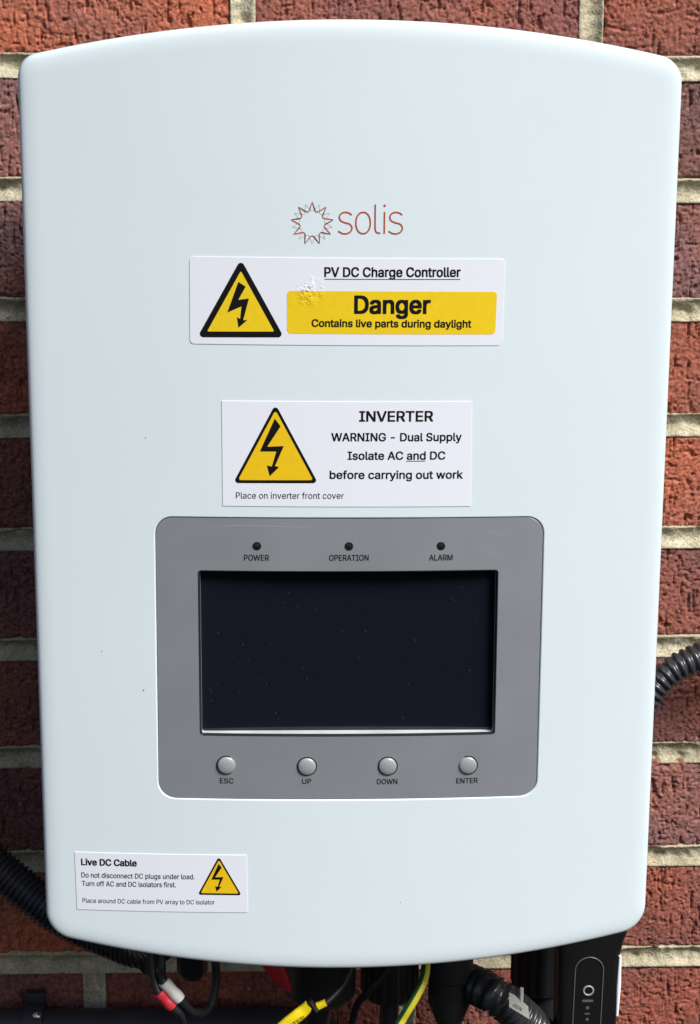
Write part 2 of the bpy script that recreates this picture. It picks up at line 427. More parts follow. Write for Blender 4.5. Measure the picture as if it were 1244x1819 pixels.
# ------------------------------------------------------------------ the inverter
inv = thing('solar_inverter', 'large white wall-mounted solar inverter with grey display panel and warning labels', 'inverter')
BULGE, YF, HW = .011, .246, .1672
def ys(x, lift=0.0):
    """front face of the convex cover at x"""
    return -(YF - BULGE*(x/HW)**2) - lift
CX, CZ = 0.0, -.0785                       # star centre used to loft cover and panel
def arc_outline():
    pts = []
    def top(x): return .2534 - .0192*(x/HW)**2
    def bot(x): return -.2583 + .0178*(x/HW)**2
    N = 60
    poly = [(-HW, top(-HW))] + [(x, top(x)) for x in np.linspace(-HW, HW, N+2)[1:-1]] + [(HW, top(HW)), (HW, bot(HW))] \
        + [(x, bot(x)) for x in np.linspace(HW, -HW, N+2)[1:-1]] + [(-HW, bot(-HW))]
    # round the four corners: work on a coarse version whose neighbours are far enough away
    def corner(x, zf, r, sx, sz):
        sl = (zf(x-sx*.03)-zf(x))/(-sx*.03)          # slope of arc near the corner
        p = np.array([x, zf(x)]); a = np.array([0, -sz*1.0]); b = np.array([-sx, -sx*sl]); b = b/np.linalg.norm(b)
        h = math.acos(a@b)/2; d = r/math.tan(h); c = p+(a+b)/np.linalg.norm(a+b)*r/math.sin(h)
        s, e = p+a*d-c, p+b*d-c; a0 = math.atan2(s[1], s[0]); a1 = math.atan2(e[1], e[0]); da = (a1-a0+math.pi) % (2*math.pi)-math.pi
        return [(c[0]+r*math.cos(a0+da*k/14), c[1]+r*math.sin(a0+da*k/14)) for k in range(15)]
    tr = corner(HW, top, .0140, 1, 1); tl = corner(-HW, top, .0115, -1, 1)
    br = corner(HW, bot, .0165, 1, -1); bl = corner(-HW, bot, .0165, -1, -1)
    out = list(tl)                                           # side -> arc
    xs, xe = tl[-1][0], tr[-1][0]
    for x in np.linspace(xs, xe, N)[1:-1]:
        t = (x-xs)/(xe-xs); e = (tl[-1][1]-top(xs))*(1-t)**6 + (tr[-1][1]-top(xe))*t**6
        out.append((x, top(x)+e))
    out += tr[::-1]
    for z in np.linspace(tr[0][1], br[0][1], 30)[1:-1]: out.append((HW, z))
    out += br
    xs, xe = br[-1][0], bl[-1][0]
    for x in np.linspace(xs, xe, N)[1:-1]:
        t = (x-xs)/(xe-xs); e = (br[-1][1]-bot(xs))*(1-t)**6 + (bl[-1][1]-bot(xe))*t**6
        out.append((x, bot(x)+e))
    out += bl[::-1]
    for z in np.linspace(bl[0][1], tl[0][1], 30)[1:-1]: out.append((-HW, z))
    return np.array(out)
def offset(poly, d):
    p = np.asarray(poly, float); t = np.roll(p, -1, 0)-np.roll(p, 1, 0); t /= np.linalg.norm(t, axis=1)[:, None]
    n = np.stack([t[:, 1], -t[:, 0]], 1)
    if area_sign(p) > 0: n = -n
    return p + n*d if False else p - (-n)*d if False else p + n*d
NA = 900
TH = np.linspace(-math.pi, math.pi, NA, endpoint=False)
def polar(poly):
    """radius of a polygon round the star centre, at the angles TH (exact segment intersection)"""
    p = np.asarray(poly, float)-np.array([CX, CZ]); out = np.zeros(NA)
    a, b = p, np.roll(p, -1, 0); dx, dz = np.cos(TH), np.sin(TH); e = b-a
    for i in range(NA):
        den = dx[i]*e[:, 1]-dz[i]*e[:, 0]; den = np.where(abs(den) < 1e-12, 1e-12, den)
        t = (a[:, 0]*e[:, 1]-a[:, 1]*e[:, 0])/den; u = (a[:, 0]*dz[i]-a[:, 1]*dx[i])/den
        ok = (t > 0) & (u >= -1e-9) & (u <= 1+1e-9); out[i] = t[ok].max()
    return np.stack([CX+out*dx, CZ+out*dz], 1)
OUT = arc_outline()
sgn = -1 if np.abs(offset(OUT, .001)).max() > np.abs(OUT).max() else 1
def inset(d): return polar(offset(OUT, sgn*d)) if d else polar(OUT)
PANEL_OUT = polar(round_poly([(-.1022, .0004), (.1022, -.0002), (.1026, -.1573), (-.1030, -.1568)], .0095, 10))
SCR_OUT = polar(round_poly([(-.0802, -.0284), (.0787, -.0287), (.0790, -.1213), (-.0803, -.1208)], .0018, 5))
SCR_IN = polar(round_poly([(-.0790, -.0292), (.0776, -.0296), (.0780, -.1203), (-.0791, -.1198)], .0010, 4))
def loft(rings, closed_faces=True):
    """rings: list of (NA,3) arrays"""
    V = np.concatenate(rings); F = []
    for k in range(len(rings)-1):
        a = np.arange(NA)+k*NA; b = np.roll(np.arange(NA), -1)+k*NA
        F.append(np.stack([a, b, b+NA, a+NA], 1))
    return V, np.concatenate(F)
def ring3(xz, dy=0.0, fixed=None):
    y = np.full(len(xz), fixed) if fixed is not None else -(YF-BULGE*(xz[:, 0]/HW)**2)+dy
    return np.stack([xz[:, 0], y, xz[:, 1]], 1)
RE = .0065
EDGE = [(0, .0070), (.00005, .0046), (.0002, .0034), (.0005, .0024), (.0009, .0017), (.0014, .00120), (.0021, .00084), (.0032, .00052), (.0046, .00030), (.0062, .00014), (.0080, .00004), (.0100, 0)]
rings = [ring3(inset(.004), fixed=-.200), ring3(inset(0.0), fixed=-.200)]
for d_, dy_ in EDGE: rings.append(ring3(inset(d_), dy_))
base = inset(.0108); rings.append(ring3(base, 0))
lip = polar(offset(PANEL_OUT, 0)) if False else CX*0 + PANEL_OUT
cen = np.array([CX, CZ])
for t in np.linspace(0, 1, 22)[1:-1]:
    rings.append(ring3(base*(1-t)+lip*t, 0))
lipo = cen + (lip-cen)*(1+.0007/np.linalg.norm(lip-cen, axis=1))[:, None]
rings.append(ring3(cen+(lipo-cen)*1.003, 0)); rings.append(ring3(lipo, 0)); rings.append(ring3(lipo*.5+lip*.5, .00015)); rings.append(ring3(lip, .0006)); rings.append(ring3(lip, .0016))
V, F = loft(rings)
cover = mesh('front_cover', V, F, inv, WHITE, True)
# display panel: recessed membrane
panel_o = cen + (lip-cen)*(1-.00035/np.linalg.norm(lip-cen, axis=1))[:, None]
pr = [ring3(panel_o, .0016), ring3(panel_o, .0006), ring3(cen+(panel_o-cen)*.9985, .00045), ring3(cen+(panel_o-cen)*.9965, .00045)]
for t in np.linspace(0, 1, 10)[1:]:
    pr.append(ring3(panel_o*.9965*(1-t)+cen*.0035*(1-t)+SCR_OUT*t, .00045))
pr.append(ring3(SCR_OUT, .0012))
V, F = loft(pr)
panel = mesh('display_panel', V, F, inv, PANEL)
autosmooth(panel, 40)
def ypan(x, lift=0.0): return ys(x)+.00045-lift
SD = -.2380                                                    # plane of the glass
V, F = loft([ring3(SCR_OUT, .0010), ring3(SCR_OUT*.6+SCR_IN*.4, .0004), ring3(SCR_IN, .0012), ring3(SCR_IN, .0024)])
fr = mesh('screen_frame', V, F, panel, BEZEL); autosmooth(fr, 50)
V, F = loft([ring3(SCR_IN, .0024), ring3(SCR_IN, fixed=SD+.0005)])
autosmooth(mesh('screen_recess', V, F, panel, LEDGE), 40)
g = polar(round_poly([(-.0795, -.0288), (.0784, -.0291), (.0786, -.1207), (-.0797, -.1203)], .001, 3))
mesh('screen', [(p[0], SD, p[1]) for p in g], [list(range(NA))[::1]], panel, SCREEN)

# flat print and thin sheets laid on the convex face
def lay(bm, fy, lift):
    xs = [v.co.x for v in bm.verts]
    if not xs: return bm
    x = math.ceil(min(xs)/.006)*.006
    while x < max(xs):
        bmesh.ops.bisect_plane(bm, geom=bm.verts[:]+bm.edges[:]+bm.faces[:], dist=1e-8, plane_co=(x, 0, 0), plane_no=(1, 0, 0)); x += .006
    for v in bm.verts: v.co.y = fy(v.co.x, lift)
    return bm
def poly_bm(polys):
    bm = bmesh.new()
    for p in polys:
        p = list(p)
        if area_sign(p) < 0: p = p[::-1]
        bm.faces.new([bm.verts.new((x, 0, z)) for x, z in p])
    bm.normal_update(); bmesh.ops.triangulate(bm, faces=[f for f in bm.faces if len(f.verts) > 4])
    return bm
def sheet(name, pts, thick, parent, material, fy=ys):
    """label with a real edge"""
    bm = lay(poly_bm([pts]), fy, thick)
    bmesh.ops.recalc_face_normals(bm, faces=bm.faces)
    ed = [e for e in bm.edges if e.is_boundary]
    r = bmesh.ops.extrude_edge_only(bm, edges=ed)
    for v in [g_ for g_ in r['geom'] if isinstance(g_, bmesh.types.BMVert)]: v.co.y = fy(v.co.x, -.0001)
    bmesh.ops.recalc_face_normals(bm, faces=bm.faces)
    return from_bm(name, bm, parent, material)
def printed(name, polys, lift, parent, material, fy=ys):
    bm = lay(poly_bm(polys), fy, lift)
    return from_bm(name, bm, parent, material)
try:
    FONT = bpy.data.fonts.load(os.path.join(bpy.utils.system_resource('DATAFILES'), 'fonts', 'Inter.woff2'))
except Exception:
    FONT = None
def text_bm(s, bold=0.0, spacing=1.0):
    c = bpy.data.curves.new('t', 'FONT'); c.body = s; c.space_character = spacing; c.resolution_u = 3; c.fill_mode = 'NONE'
    if FONT: c.font = FONT
    o = bpy.data.objects.new('t', c); COL.objects.link(o); dg = bpy.context.evaluated_depsgraph_get(); dg.update()
    me = bpy.data.meshes.new_from_object(o.evaluated_get(dg)); bpy.data.objects.remove(o); bpy.data.curves.remove(c)
    co = [Vector((v.co.x, v.co.y)) for v in me.vertices]; ed = [tuple(e.vertices) for e in me.edges]
    bpy.data.meshes.remove(me)
    # outlines may overlap within a glyph, so keep what has a non-zero winding number
    A = np.array([co[min(e)] if max(e)-min(e) == 1 else co[max(e)] for e in ed]); B = np.array([co[max(e)] if max(e)-min(e) == 1 else co[min(e)] for e in ed])
    vo, eo, fo, *_ = delaunay_2d_cdt(co, ed, [], 0, 1e-7)
    V2 = np.array([tuple(p) for p in vo]); F2 = np.array([tuple(f) for f in fo]); cc = V2[F2].mean(1)
    wn = np.zeros(len(cc), int)
    for i in range(0, len(cc), 2000):
        c_ = cc[i:i+2000]; py = c_[:, 1][:, None]; px_ = c_[:, 0][:, None]
        upw = (A[:, 1] <= py) & (B[:, 1] > py); dnw = (A[:, 1] > py) & (B[:, 1] <= py)
        side = (B[:, 0]-A[:, 0])*(py-A[:, 1]) - (px_-A[:, 0])*(B[:, 1]-A[:, 1])
        wn[i:i+2000] = (upw & (side > 0)).sum(1) - (dnw & (side < 0)).sum(1)
    fo = [f for f, k in zip(fo, wn) if k != 0]
    bm = bmesh.new(); vv = [bm.verts.new((p.x, 0, p.y)) for p in vo]
    for f in fo:
        try: bm.faces.new([vv[i] for i in f])
        except ValueError: pass
    bm.normal_update()
    for f in bm.faces:
        if f.normal.y > 0: f.normal_flip()
    bmesh.ops.delete(bm, geom=[v for v in bm.verts if not v.link_faces], context='VERTS')
    return bm
_cap = {}
def cap(b):
    if b not in _cap:
        t = text_bm('H', b); _cap[b] = max(v.co.z for v in t.verts); t.free()
    return _cap[b]
def text(name, s, x0, x1, zb, caph, parent, material, lift, bold=0.0, rot=0.0, fy=ys, spacing=1.0):
    """one line of lettering between x0 and x1, baseline zb, capital height caph (metres)"""
    bm = text_bm(s, bold, spacing)
    a = min(v.co.x for v in bm.verts); b = max(v.co.x for v in bm.verts)
    sx = (x1-x0)/(b-a); sz = caph/cap(bold)
    for v in bm.verts:
        x, z = (v.co.x-a)*sx, v.co.z*sz
        v.co = Vector((x0+x*math.cos(rot)-z*math.sin(rot), 0, zb+x*math.sin(rot)+z*math.cos(rot)))
    for v in bm.verts: v.co.y = fy(v.co.x, lift)
    return from_bm(name, embolden(bm, bold*sz), parent, material)
def embolden(bm, w_):
    """heavier strokes: the glyphs swell by w_ on every side"""
    if w_ <= 0: return bm
    me = bpy.data.meshes.new('t'); bm.to_mesh(me); n0 = len(bm.verts)
    for k, (qx, qz) in enumerate(((1, 0), (-1, 0), (0, .75), (0, -.75), (1, .75), (-1, .75), (1, -.75), (-1, -.75))):
        bm.from_mesh(me); bm.verts.ensure_lookup_table()
        for v in bm.verts[n0*(k+1):]: v.co += Vector((w_*qx, -2e-6*(k+1), w_*qz))
    bpy.data.meshes.remove(me)
    return bm
def triangle(apex, bl_, br_, border, rad, parent, lift, ymat, stout=False):
    A, B, C = [np.array(p) for p in (apex, bl_, br_)]
    # extend to virtual sharp corners
    cx = (A+B+C)/3
    def grow(k):
        return [tuple(cx+(p-cx)*k) for p in (A, B, C)]
    h = A[1]-(B[1]+C[1])/2; inr = h/3
    tri_o = round_poly(grow(1+rad*.9/inr), rad, 6)
    tri_i = round_poly(grow(1+(rad*.9-border)/inr), max(rad-border*.45, .0003), 5)
    t = printed('warning_triangle', [tri_o], lift, parent, INK)
    printed('triangle_field', [tri_i], lift+.00007, parent, ymat)
    bolt = [(283, 138), (310, 174), (247, 268), (325, 265), (283, 358), (303, 362), (258, 405), (245, 355), (268, 360), (290, 290), (212, 290)]
    uv = [((x-105)/362, (425-y)/328) for x, y in bolt]
    if stout:
        bolt = [(248, 320), (275, 337), (248, 384), (287, 379), (266, 457), (282, 455), (249, 484), (243, 446), (255, 452), (260, 407), (208, 429)]
        uv = [((x-117)/280, (507-y)/245) for x, y in bolt]
    P = [tuple(B + (C-B)*u + (A-(B+C)/2)*v) for u, v in uv]
    bm = bmesh.new(); f = bm.faces.new([bm.verts.new((x, 0, z)) for x, z in P])
    bm.normal_update(); bmesh.ops.triangulate(bm, faces=[f])
    from_bm('lightning_bolt', lay(bm, ys, lift+.00014), parent, INK)
MM = .001
def mm(*a): return [(x*MM, z*MM) for x, z in a]
T = .00030
# label 1: danger label
l1 = sheet('danger_label', round_poly(mm((-82.1, 136.5), (78.1, 135.4), (77.4, 91.1), (-82.5, 92.0)), .0022, 5), T, inv, PAPER)
l1['label'] = 'glossy white label with a yellow band reading Danger, the upper of the central labels'
triangle((-.0562, .1322), (-.0760, .0970), (-.0371, .0972), .0030, .0018, l1, T+.00008, YELLOW, True)
printed('yellow_band', [round_poly(mm((-32.9, 119.5), (74.4, 118.8), (73.9, 96.8), (-32.9, 97.5)), .0022, 5)], T+.00008, l1, YELLOW)
text('title_lettering', 'PV DC Charge Controller', -.01375, .0553, .12672, .0047, l1, INK, T+.0001, .020, -.002)
printed('underline', [mm((-13.8, 125.6), (55.3, 125.4), (55.3, 125.05), (-13.8, 125.25))], T+.0001, l1, INK)
text('danger_lettering', 'Danger', .0017, .0400, .10808, .0088, l1, INK, T+.00018, .024, -.004)
text('warning_lettering', 'Contains live parts during daylight', -.0202, .0613, .1012, .0037, l1, INK, T+.00018, .022, -.0075)
# label 2: dual supply label
l2 = sheet('dual_supply_label', mm((-66.6, 62.4), (62.5, 61.9), (62.9, 6.2), (-66.6, 6.8)), T, inv, PAPER2)
l2['label'] = 'white rectangular label headed INVERTER with a dual supply warning, just above the grey panel'
triangle((-.03896, .0581), (-.0588, .0205), (-.0192, .0206), .0016, .0016, l2, T+.00008, YELLOW2)
text('title_lettering', 'INVERTER', .00445, .0424, .05190, .0053, l2, INK, T+.0001, .020, -.003)
text('warning_lettering', 'WARNING - Dual Supply', -.0100, .0575, .04155, .0042, l2, INK, T+.0001, .017, -.004)
text('isolate_lettering', 'Isolate AC and DC', -.0015, .0491, .03170, .0042, l2, INK, T+.0001, .017, -.004)
printed('underline', [mm((28.8, 30.9), (38.8, 30.85), (38.8, 30.5), (28.8, 30.55))], T+.0001, l2, INK)
text('work_lettering', 'before carrying out work', -.0108, .0585, .02156, .0042, l2, INK, T+.0001, .017, -.005)
text('small_lettering', 'Place on inverter front cover', -.0597, -.0035, .01084, .0033, l2, GREYINK, T+.0001, .003, 0)
# label 3: live cable label
l3 = sheet('live_cable_label', mm((-149.7, -189.8), (-55.6, -189.3), (-55.4, -223.1), (-149.3, -223.7)), T, inv, PAPER2)
l3['label'] = 'small white label headed Live DC Cable near the lower left corner'
triangle((-.07074, -.1919), (-.0811, -.2120), (-.0599, -.2120), .0010, .0010, l3, T+.00008, YELLOW2)
text('title_lettering', 'Live DC Cable', -.1461, -.1158, -.1972, .0037, l3, INK, T+.0001, .024, .010)
text('notice_lettering', 'Do not disconnect DC plugs under load.', -.1463, -.0841, -.2045, .0029, l3, GREYINK, T+.0001, .008, .012)
text('notice_lettering', 'Turn off AC and DC isolators first.', -.1461, -.0944, -.2095, .0029, l3, GREYINK, T+.0001, .008, .015)
text('small_lettering', 'Place around DC cable from PV array to DC isolator', -.1461, -.0732, -.2195, .0026, l3, GREYINK, T+.0001, .003, .014)

# maker's emblem and lettering printed on the cover
def ribbon(path, width, closed=False):
    """flat stroke polygons with round ends; path in (x, z)"""
    P = [np.array(p, float) for p in path]; N = len(P); bm = bmesh.new(); Lf, Rt = [], []
    for i in range(N):
        a = P[(i-1) % N] if closed else P[max(i-1, 0)]; b = P[(i+1) % N] if closed else P[min(i+1, N-1)]
        t = (b-a)/max(1e-12, np.linalg.norm(b-a)); n = np.array([-t[1], t[0]]); wd = width(i/(N-1)) if callable(width) else width
        Lf.append(bm.verts.new((P[i][0]+n[0]*wd/2, 0, P[i][1]+n[1]*wd/2))); Rt.append(bm.verts.new((P[i][0]-n[0]*wd/2, 0, P[i][1]-n[1]*wd/2)))
    for i in range(N if closed else N-1):
        j = (i+1) % N; bm.faces.new((Rt[i], Rt[j], Lf[j], Lf[i]))
    if not closed:
        for i, s in ((0, -1), (N-1, 1)):
            t = (P[1]-P[0]) if i == 0 else (P[-1]-P[-2]); t = t/np.linalg.norm(t)*s; n = np.array([-t[1], t[0]])
            wd = (width(i/(N-1)) if callable(width) else width)/2
            arc = [bm.verts.new((P[i][0]+wd*(math.cos(q)*n[0]+math.sin(q)*t[0]), 0, P[i][1]+wd*(math.cos(q)*n[1]+math.sin(q)*t[1]))) for q in np.linspace(0, math.pi, 7)]
            bm.faces.new(arc)
    return bm
def join_bm(bms):
    out = bmesh.new()
    for b in bms:
        me = bpy.data.meshes.new('t'); b.to_mesh(me); b.free(); out.from_mesh(me); bpy.data.meshes.remove(me)
    bmesh.ops.recalc_face_normals(out, faces=out.faces)
    for f in out.faces:
        if f.normal.y > 0: f.normal_flip()
    return out
EX, EZ = -.02005, .1535
def wave(ph, n=9, ri=.0062, ro=.01065):
    """angle -> point; peaked outwards"""
    def f(a):
        c = 1-abs(math.sin(n*(a-ph)/2)); r = ri+(ro-ri)*c**1.25
        return (EX+r*math.cos(a), EZ+r*math.sin(a))
    return f
dark, red, thin = [], [], []
wv = wave(math.pi/2); wt = wave(math.pi/2+math.pi/9, ri=.0063, ro=.0102)
thin.append(ribbon([wt(2*math.pi*k/1080) for k in range(1080)], .00018, True))
for k in range(9):
    tip = math.pi/2 + 2*math.pi*k/9; h = math.pi/9
    dark.append(ribbon([wv(tip-(h*1.04)*t/30+.01) for t in range(31)], lambda t: .00022+.00024*math.sin(math.pi*t)))
    red.append(ribbon([wv(tip+(h*1.0)*t/30) for t in range(31)], lambda t: .00036+.00022*math.sin(math.pi*t)))
em = from_bm('logo_emblem', lay(join_bm(dark), ys, .00024), inv, DKINK)
from_bm('red_strand', lay(join_bm(red), ys, .00018), em, REDINK2)
from_bm('thin_strand', lay(join_bm(thin), ys, .00012), em, THINK)
def px2(pts):      # traced strokes of the word, on the zoomed emblem (5.183 px per photo px)
    return [(-.00698+(x-530)*.05515e-3, .14806+(392-y)*.05515e-3) for x, y in pts]
def cm(pts, n=10): return [(v.x, v.z) for v in catmull([Vector((x, 0, z)) for x, z in pts], n)]
S = lambda dx: [(650+dx, 212), (628+dx, 198), (598+dx, 191), (562+dx, 200), (541+dx, 230), (552+dx, 266), (592+dx, 286), (634+dx, 298), (656+dx, 330), (644+dx, 366), (605+dx, 386), (566+dx, 383), (534+dx, 365)]
WS = .00075
strokes = [ribbon(cm(px2(S(0))), WS), ribbon(cm(px2(S(462))), WS),
           ribbon(cm(px2([(868, 124), (868, 200), (868, 300), (869, 340), (876, 366), (892, 378), (912, 380)])), WS),
           ribbon(px2([(953, 192), (953, 250), (953, 320), (953, 381)]), WS)]
oo = [(758+66*math.copysign(abs(math.cos(a))**.92, math.cos(a)), 288+97*math.copysign(abs(math.sin(a))**.92, math.sin(a))) for a in np.linspace(0, 2*math.pi, 60, endpoint=False)]
strokes.append(ribbon(px2(oo), WS, True))
dotb = bmesh.new(); c = px2([(954, 131)])[0]
dotb.faces.new([dotb.verts.new((c[0]+.00062*math.cos(a), 0, c[1]+.00062*math.sin(a))) for a in np.linspace(0, 2*math.pi, 16, endpoint=False)]); strokes.append(dotb)
from_bm('logo_lettering', lay(join_bm(strokes), ys, .00015), inv, REDINK)

# panel lettering, indicators, buttons
for s, a, b, z in (('POWER', -.0557, -.0427, -.02285), ('OPERATION', -.01105, .00965, -.02285), ('ALARM', .0417, .0540, -.02315)):
    text('lettering', s, a, b, z, .0031, panel, INK, .0001, .010, 0, ypan)
for s, a, b, z in (('ESC', -.0697, -.0624, -.1478), ('UP', -.0253, -.0204, -.1479), ('DOWN', .0152, .0262, -.1484), ('ENTER', .0584, .0700, -.1488)):
    text('lettering', s, a, b, z, .0029, panel, INK, .0001, .010, 0, ypan)
def disc_profile(name, x, z, prof, material, parent, seg=40):
    y = ypan(x)
    bm = lathe([(r, h) for r, h in prof], (x, y, z), (0, -1, 0), seg)
    return autosmooth(from_bm(name, bm, parent, material), 60)
for x, z in ((-.04896, -.01502), (-.00073, -.01512), (.04772, -.0154)):
    led = disc_profile('indicator_light', x, z, [(.0023, -.0003), (.0023, .0001), (.0020, .0002), (.0017, .00008), (.0012, .0003), (.0001, .0004)], HOLE, panel)
for x, z in ((-.06607, -.13745), (-.02271, -.1379), (.02089, -.1381), (.06445, -.1385)):
    disc_profile('button_gap', x, z, [(.0055, -.0003), (.0055, .0001), (.0046, .0001)], BEZEL, panel)
    disc_profile('button', x, z, [(.0048, -.0002), (.0048, .0006)] + [(.0048*math.cos(a), .0006+.0012*math.sin(a)) for a in np.linspace(.15, 1.53, 12)], BUTTON, panel)
# bubbles under the film of the glass, scratches on the panel, specks on the cover
rs = random.Random(12); bms = []
for k in range(60):
    x, z = rs.uniform(-.076, .075), rs.uniform(-.1175, -.032); big = rs.random() < .18
    a = rs.uniform(.00025, .0006)*(1.5 if big else 1); b_ = a*(rs.uniform(.35, .6) if big else rs.uniform(.6, 1)); q = rs.uniform(0, 3.1)
    bm = bmesh.new(); bmesh.ops.create_icosphere(bm, subdivisions=1, radius=1)
    for v in bm.verts:
        u, w_ = v.co.x*a, v.co.z*b_
        v.co = Vector((x+u*math.cos(q)-w_*math.sin(q), SD-.0001+v.co.y*b_*.5, z+u*math.sin(q)+w_*math.cos(q)))
    bms.append(bm)
o = from_bm('film_bubbles', join_bm(bms), panel, BUB, True); o['kind'] = 'stuff'
sc_ = [[(.0648, -.0105), (.070, -.0165), (.078, -.0215), (.090, -.0255)], [(.0655, -.0103), (.072, -.0152), (.080, -.0195)], [(.069, -.0055), (.077, -.009), (.0865, -.0115)],
       [(-.080, -.0055), (-.060, -.0040), (-.035, -.0044), (-.012, -.0055)], [(-.1, -.0255), (-.094, -.0265), (-.0925, -.0265)], [(-.0765, -.0214), (-.0735, -.0214)], [(-.073, -.0214), (-.073, -.0225)]]
bms = [ribbon(cm(s, 8) if len(s) > 2 else s, lambda t: .00004+.00016*math.sin(math.pi*t)) for s in sc_]
for k in range(26):
    x, z = rs.uniform(-.098, .098), rs.choice((rs.uniform(-.027, -.003), rs.uniform(-.154, -.124))); q = rs.uniform(0, 6.28); l = rs.uniform(.0003, .0009)
    bms.append(ribbon([(x, z), (x+l*math.cos(q)*.5, z+l*math.sin(q)*.5), (x+l*math.cos(q), z+l*math.sin(q))], .00022))
o = from_bm('scratches', lay(join_bm(bms), ypan, .00008), panel, SCR); o['kind'] = 'stuff'
bms = []
for x, z, r_ in ((-.1062, .0425, .00032), (-.1320, -.0742, .00032), (-.1101, -.0955, .00042), (.0288, -.2178, .00028)):
    bm = bmesh.new(); bm.faces.new([bm.verts.new((x+r_*(1+.4*math.sin(3*a+x*900))*math.cos(a), 0, z+r_*math.sin(a))) for a in np.linspace(0, 6.28, 10)[:-1]]); bms.append(bm)
o = from_bm('dirt_specks', lay(join_bm(bms), ys, .00008), inv, DIRT); o['kind'] = 'stuff'

# body behind the cover
HBZ = -.222
autosmooth(from_bm('rear_housing', box_bm(-.152, .152, -.212, -.085, HBZ, .226, .008, 3), inv, ALU), 40)
fin = None
for k in range(17):
    x = -.144+k*.018
    if fin is None:
        fin = from_bm('cooling_fin', box_bm(-.0015, .0015, -.086, -.030, -.200, .205, .0006, 1), inv, ALU); o = fin
    else:
        o = fin.copy(); COL.objects.link(o)
    o.location.x = x
autosmooth(from_bm('wall_bracket', box_bm(-.13, .13, -.034, -.003, .10, .16, .002, 1), inv, ALU))
for x, z in ((.078, None), (.096, None), (.136, None)):
    zb = -.2583 + .0178*(x/HW)**2
    autosmooth(from_bm('cover_clip', box_bm(x-.006, x+.006, -.222, -.214, zb-.0028, zb+.01, .0012, 2), inv, WHITE))

# ------------------------------------------------------------------ conduits and cables
def P(x, y, d): return at(x, y, d)
# corrugated conduit leaving to the right
pts = catmull([P(985, 1400, -.100), P(992, 1540, -.098), P(1035, 1600, -.085), P(1085, 1480, -.060), P(1120, 1330, -.045), P(1150, 1245, -.042), P(1185, 1200, -.040), P(1222, 1177, -.038), P(1275, 1160, -.034), P(1400, 1150, -.03), P(1700, 1150, -.025), P(2100, 1160, -.022)], 14)
tag(autosmooth(from_bm('corrugated_conduit', corrugated(pts, .0098, .0080, .0050), None, CABLE), 50),
    'black corrugated conduit curving out from behind the right edge of the inverter', 'conduit', 'corrugated conduits')
# thicker one at lower left, in shadow
pts = catmull([P(-900, 1150, -.030), P(-420, 1270, -.040), P(-160, 1420, -.055), P(-40, 1512, -.065), P(40, 1578, -.075), P(110, 1628, -.085), P(190, 1664, -.100), P(258, 1684, -.115), P(300, 1640, -.125), P(306, 1520, -.125), P(306, 1430, -.125)], 14)
tag(autosmooth(from_bm('corrugated_conduit', corrugated(pts, .0128, .0112, .0036), None, CABLE), 50),
    'thick dark corrugated conduit on the shadowed wall at the lower left of the inverter', 'conduit', 'corrugated conduits')
# rigid pipe along the bottom left
pz = P(200, 1822, -.017).z
pts = catmull([Vector((-.72, -.017, pz)), Vector((-.4, -.017, pz)), Vector((-.1, -.017, pz-.001)), Vector((-.03, -.017, pz-.002)), Vector((-.008, -.017, pz-.010)), Vector((0, -.017, pz-.035)), Vector((0, -.017, pz-.12)), Vector((0, -.017, pz-.30))], 10)
tag(autosmooth(from_bm('conduit_pipe', tube(pts, .0125, 32), None, PIPE), 50), 'dark rigid conduit pipe running level along the bottom left of the wall', 'pipe')
cx_ = P(56, 1800, -.03).x
clip = thing('pipe_clip', 'black saddle clip with a screw holding the level pipe at bottom left', 'clip', (cx_, 0, pz))
bm = lathe([(.0150, -.0065), (.0150, .0065), (.0126, .0065), (.0126, -.0065), (.0150, -.0065)], (0, -.017, 0), (1, 0, 0), 36)
from_bm('strap', bm, clip, PIPE); autosmooth(clip.children[0], 40)
from_bm('base', box_bm(-.0065, .0065, -.010, -.0012, -.020, .020, .001, 1), clip, PIPE)
autosmooth(from_bm('screw', lathe([(.0026, 0), (.0026, .0016), (.0016, .0024), (.0002, .0026)], (.003, -.026, .0128), (0, -.8, .6), 16), clip, METAL), 40)

# --- plugs hanging under the inverter (bases sit on the underside of the housing)
def gland(name, label, cat, px, py_bot, depth, r, stem_r, fl=None, steps=None, mats=CABLEM, group='black cable glands under the inverter'):
    b = P(px, py_bot, depth); x, zb = b.x, b.z
    t = thing(name, label, cat, (x, depth, HBZ), group)
    L = HBZ - zb
    prof = steps(r, stem_r, L) if steps else [(stem_r, 0), (stem_r, L*.35), (r, L*.36), (r, L-.004), (r-.003, L)]
    o = from_bm('body', lathe(prof, (0, 0, 0), (0, 0, -1), 64, fl(L) if fl else None), t, mats); autosmooth(o, 35)
    return t, L
# ribbed nut in the middle
t, L = gland('cable_gland', 'wide black gland with a ribbed nut beside the green and yellow earth wire', 'gland', 692, 1768, -.135, .0180, .014,
             lambda L: (24, .0011, L*.5, L-.001), lambda r, s, L: [(s, 0), (s, L*.48), (r-.001, L*.49), (r, L*.52), (r, L-.004), (r-.003, L-.0002)])
autosmooth(from_bm('cable_tail', tube([Vector((0, 0, -L+.002)), Vector((0, .004, -L-.06)), Vector((-.002, .03, -L-.2))], .006, 20), t, CABLEM))
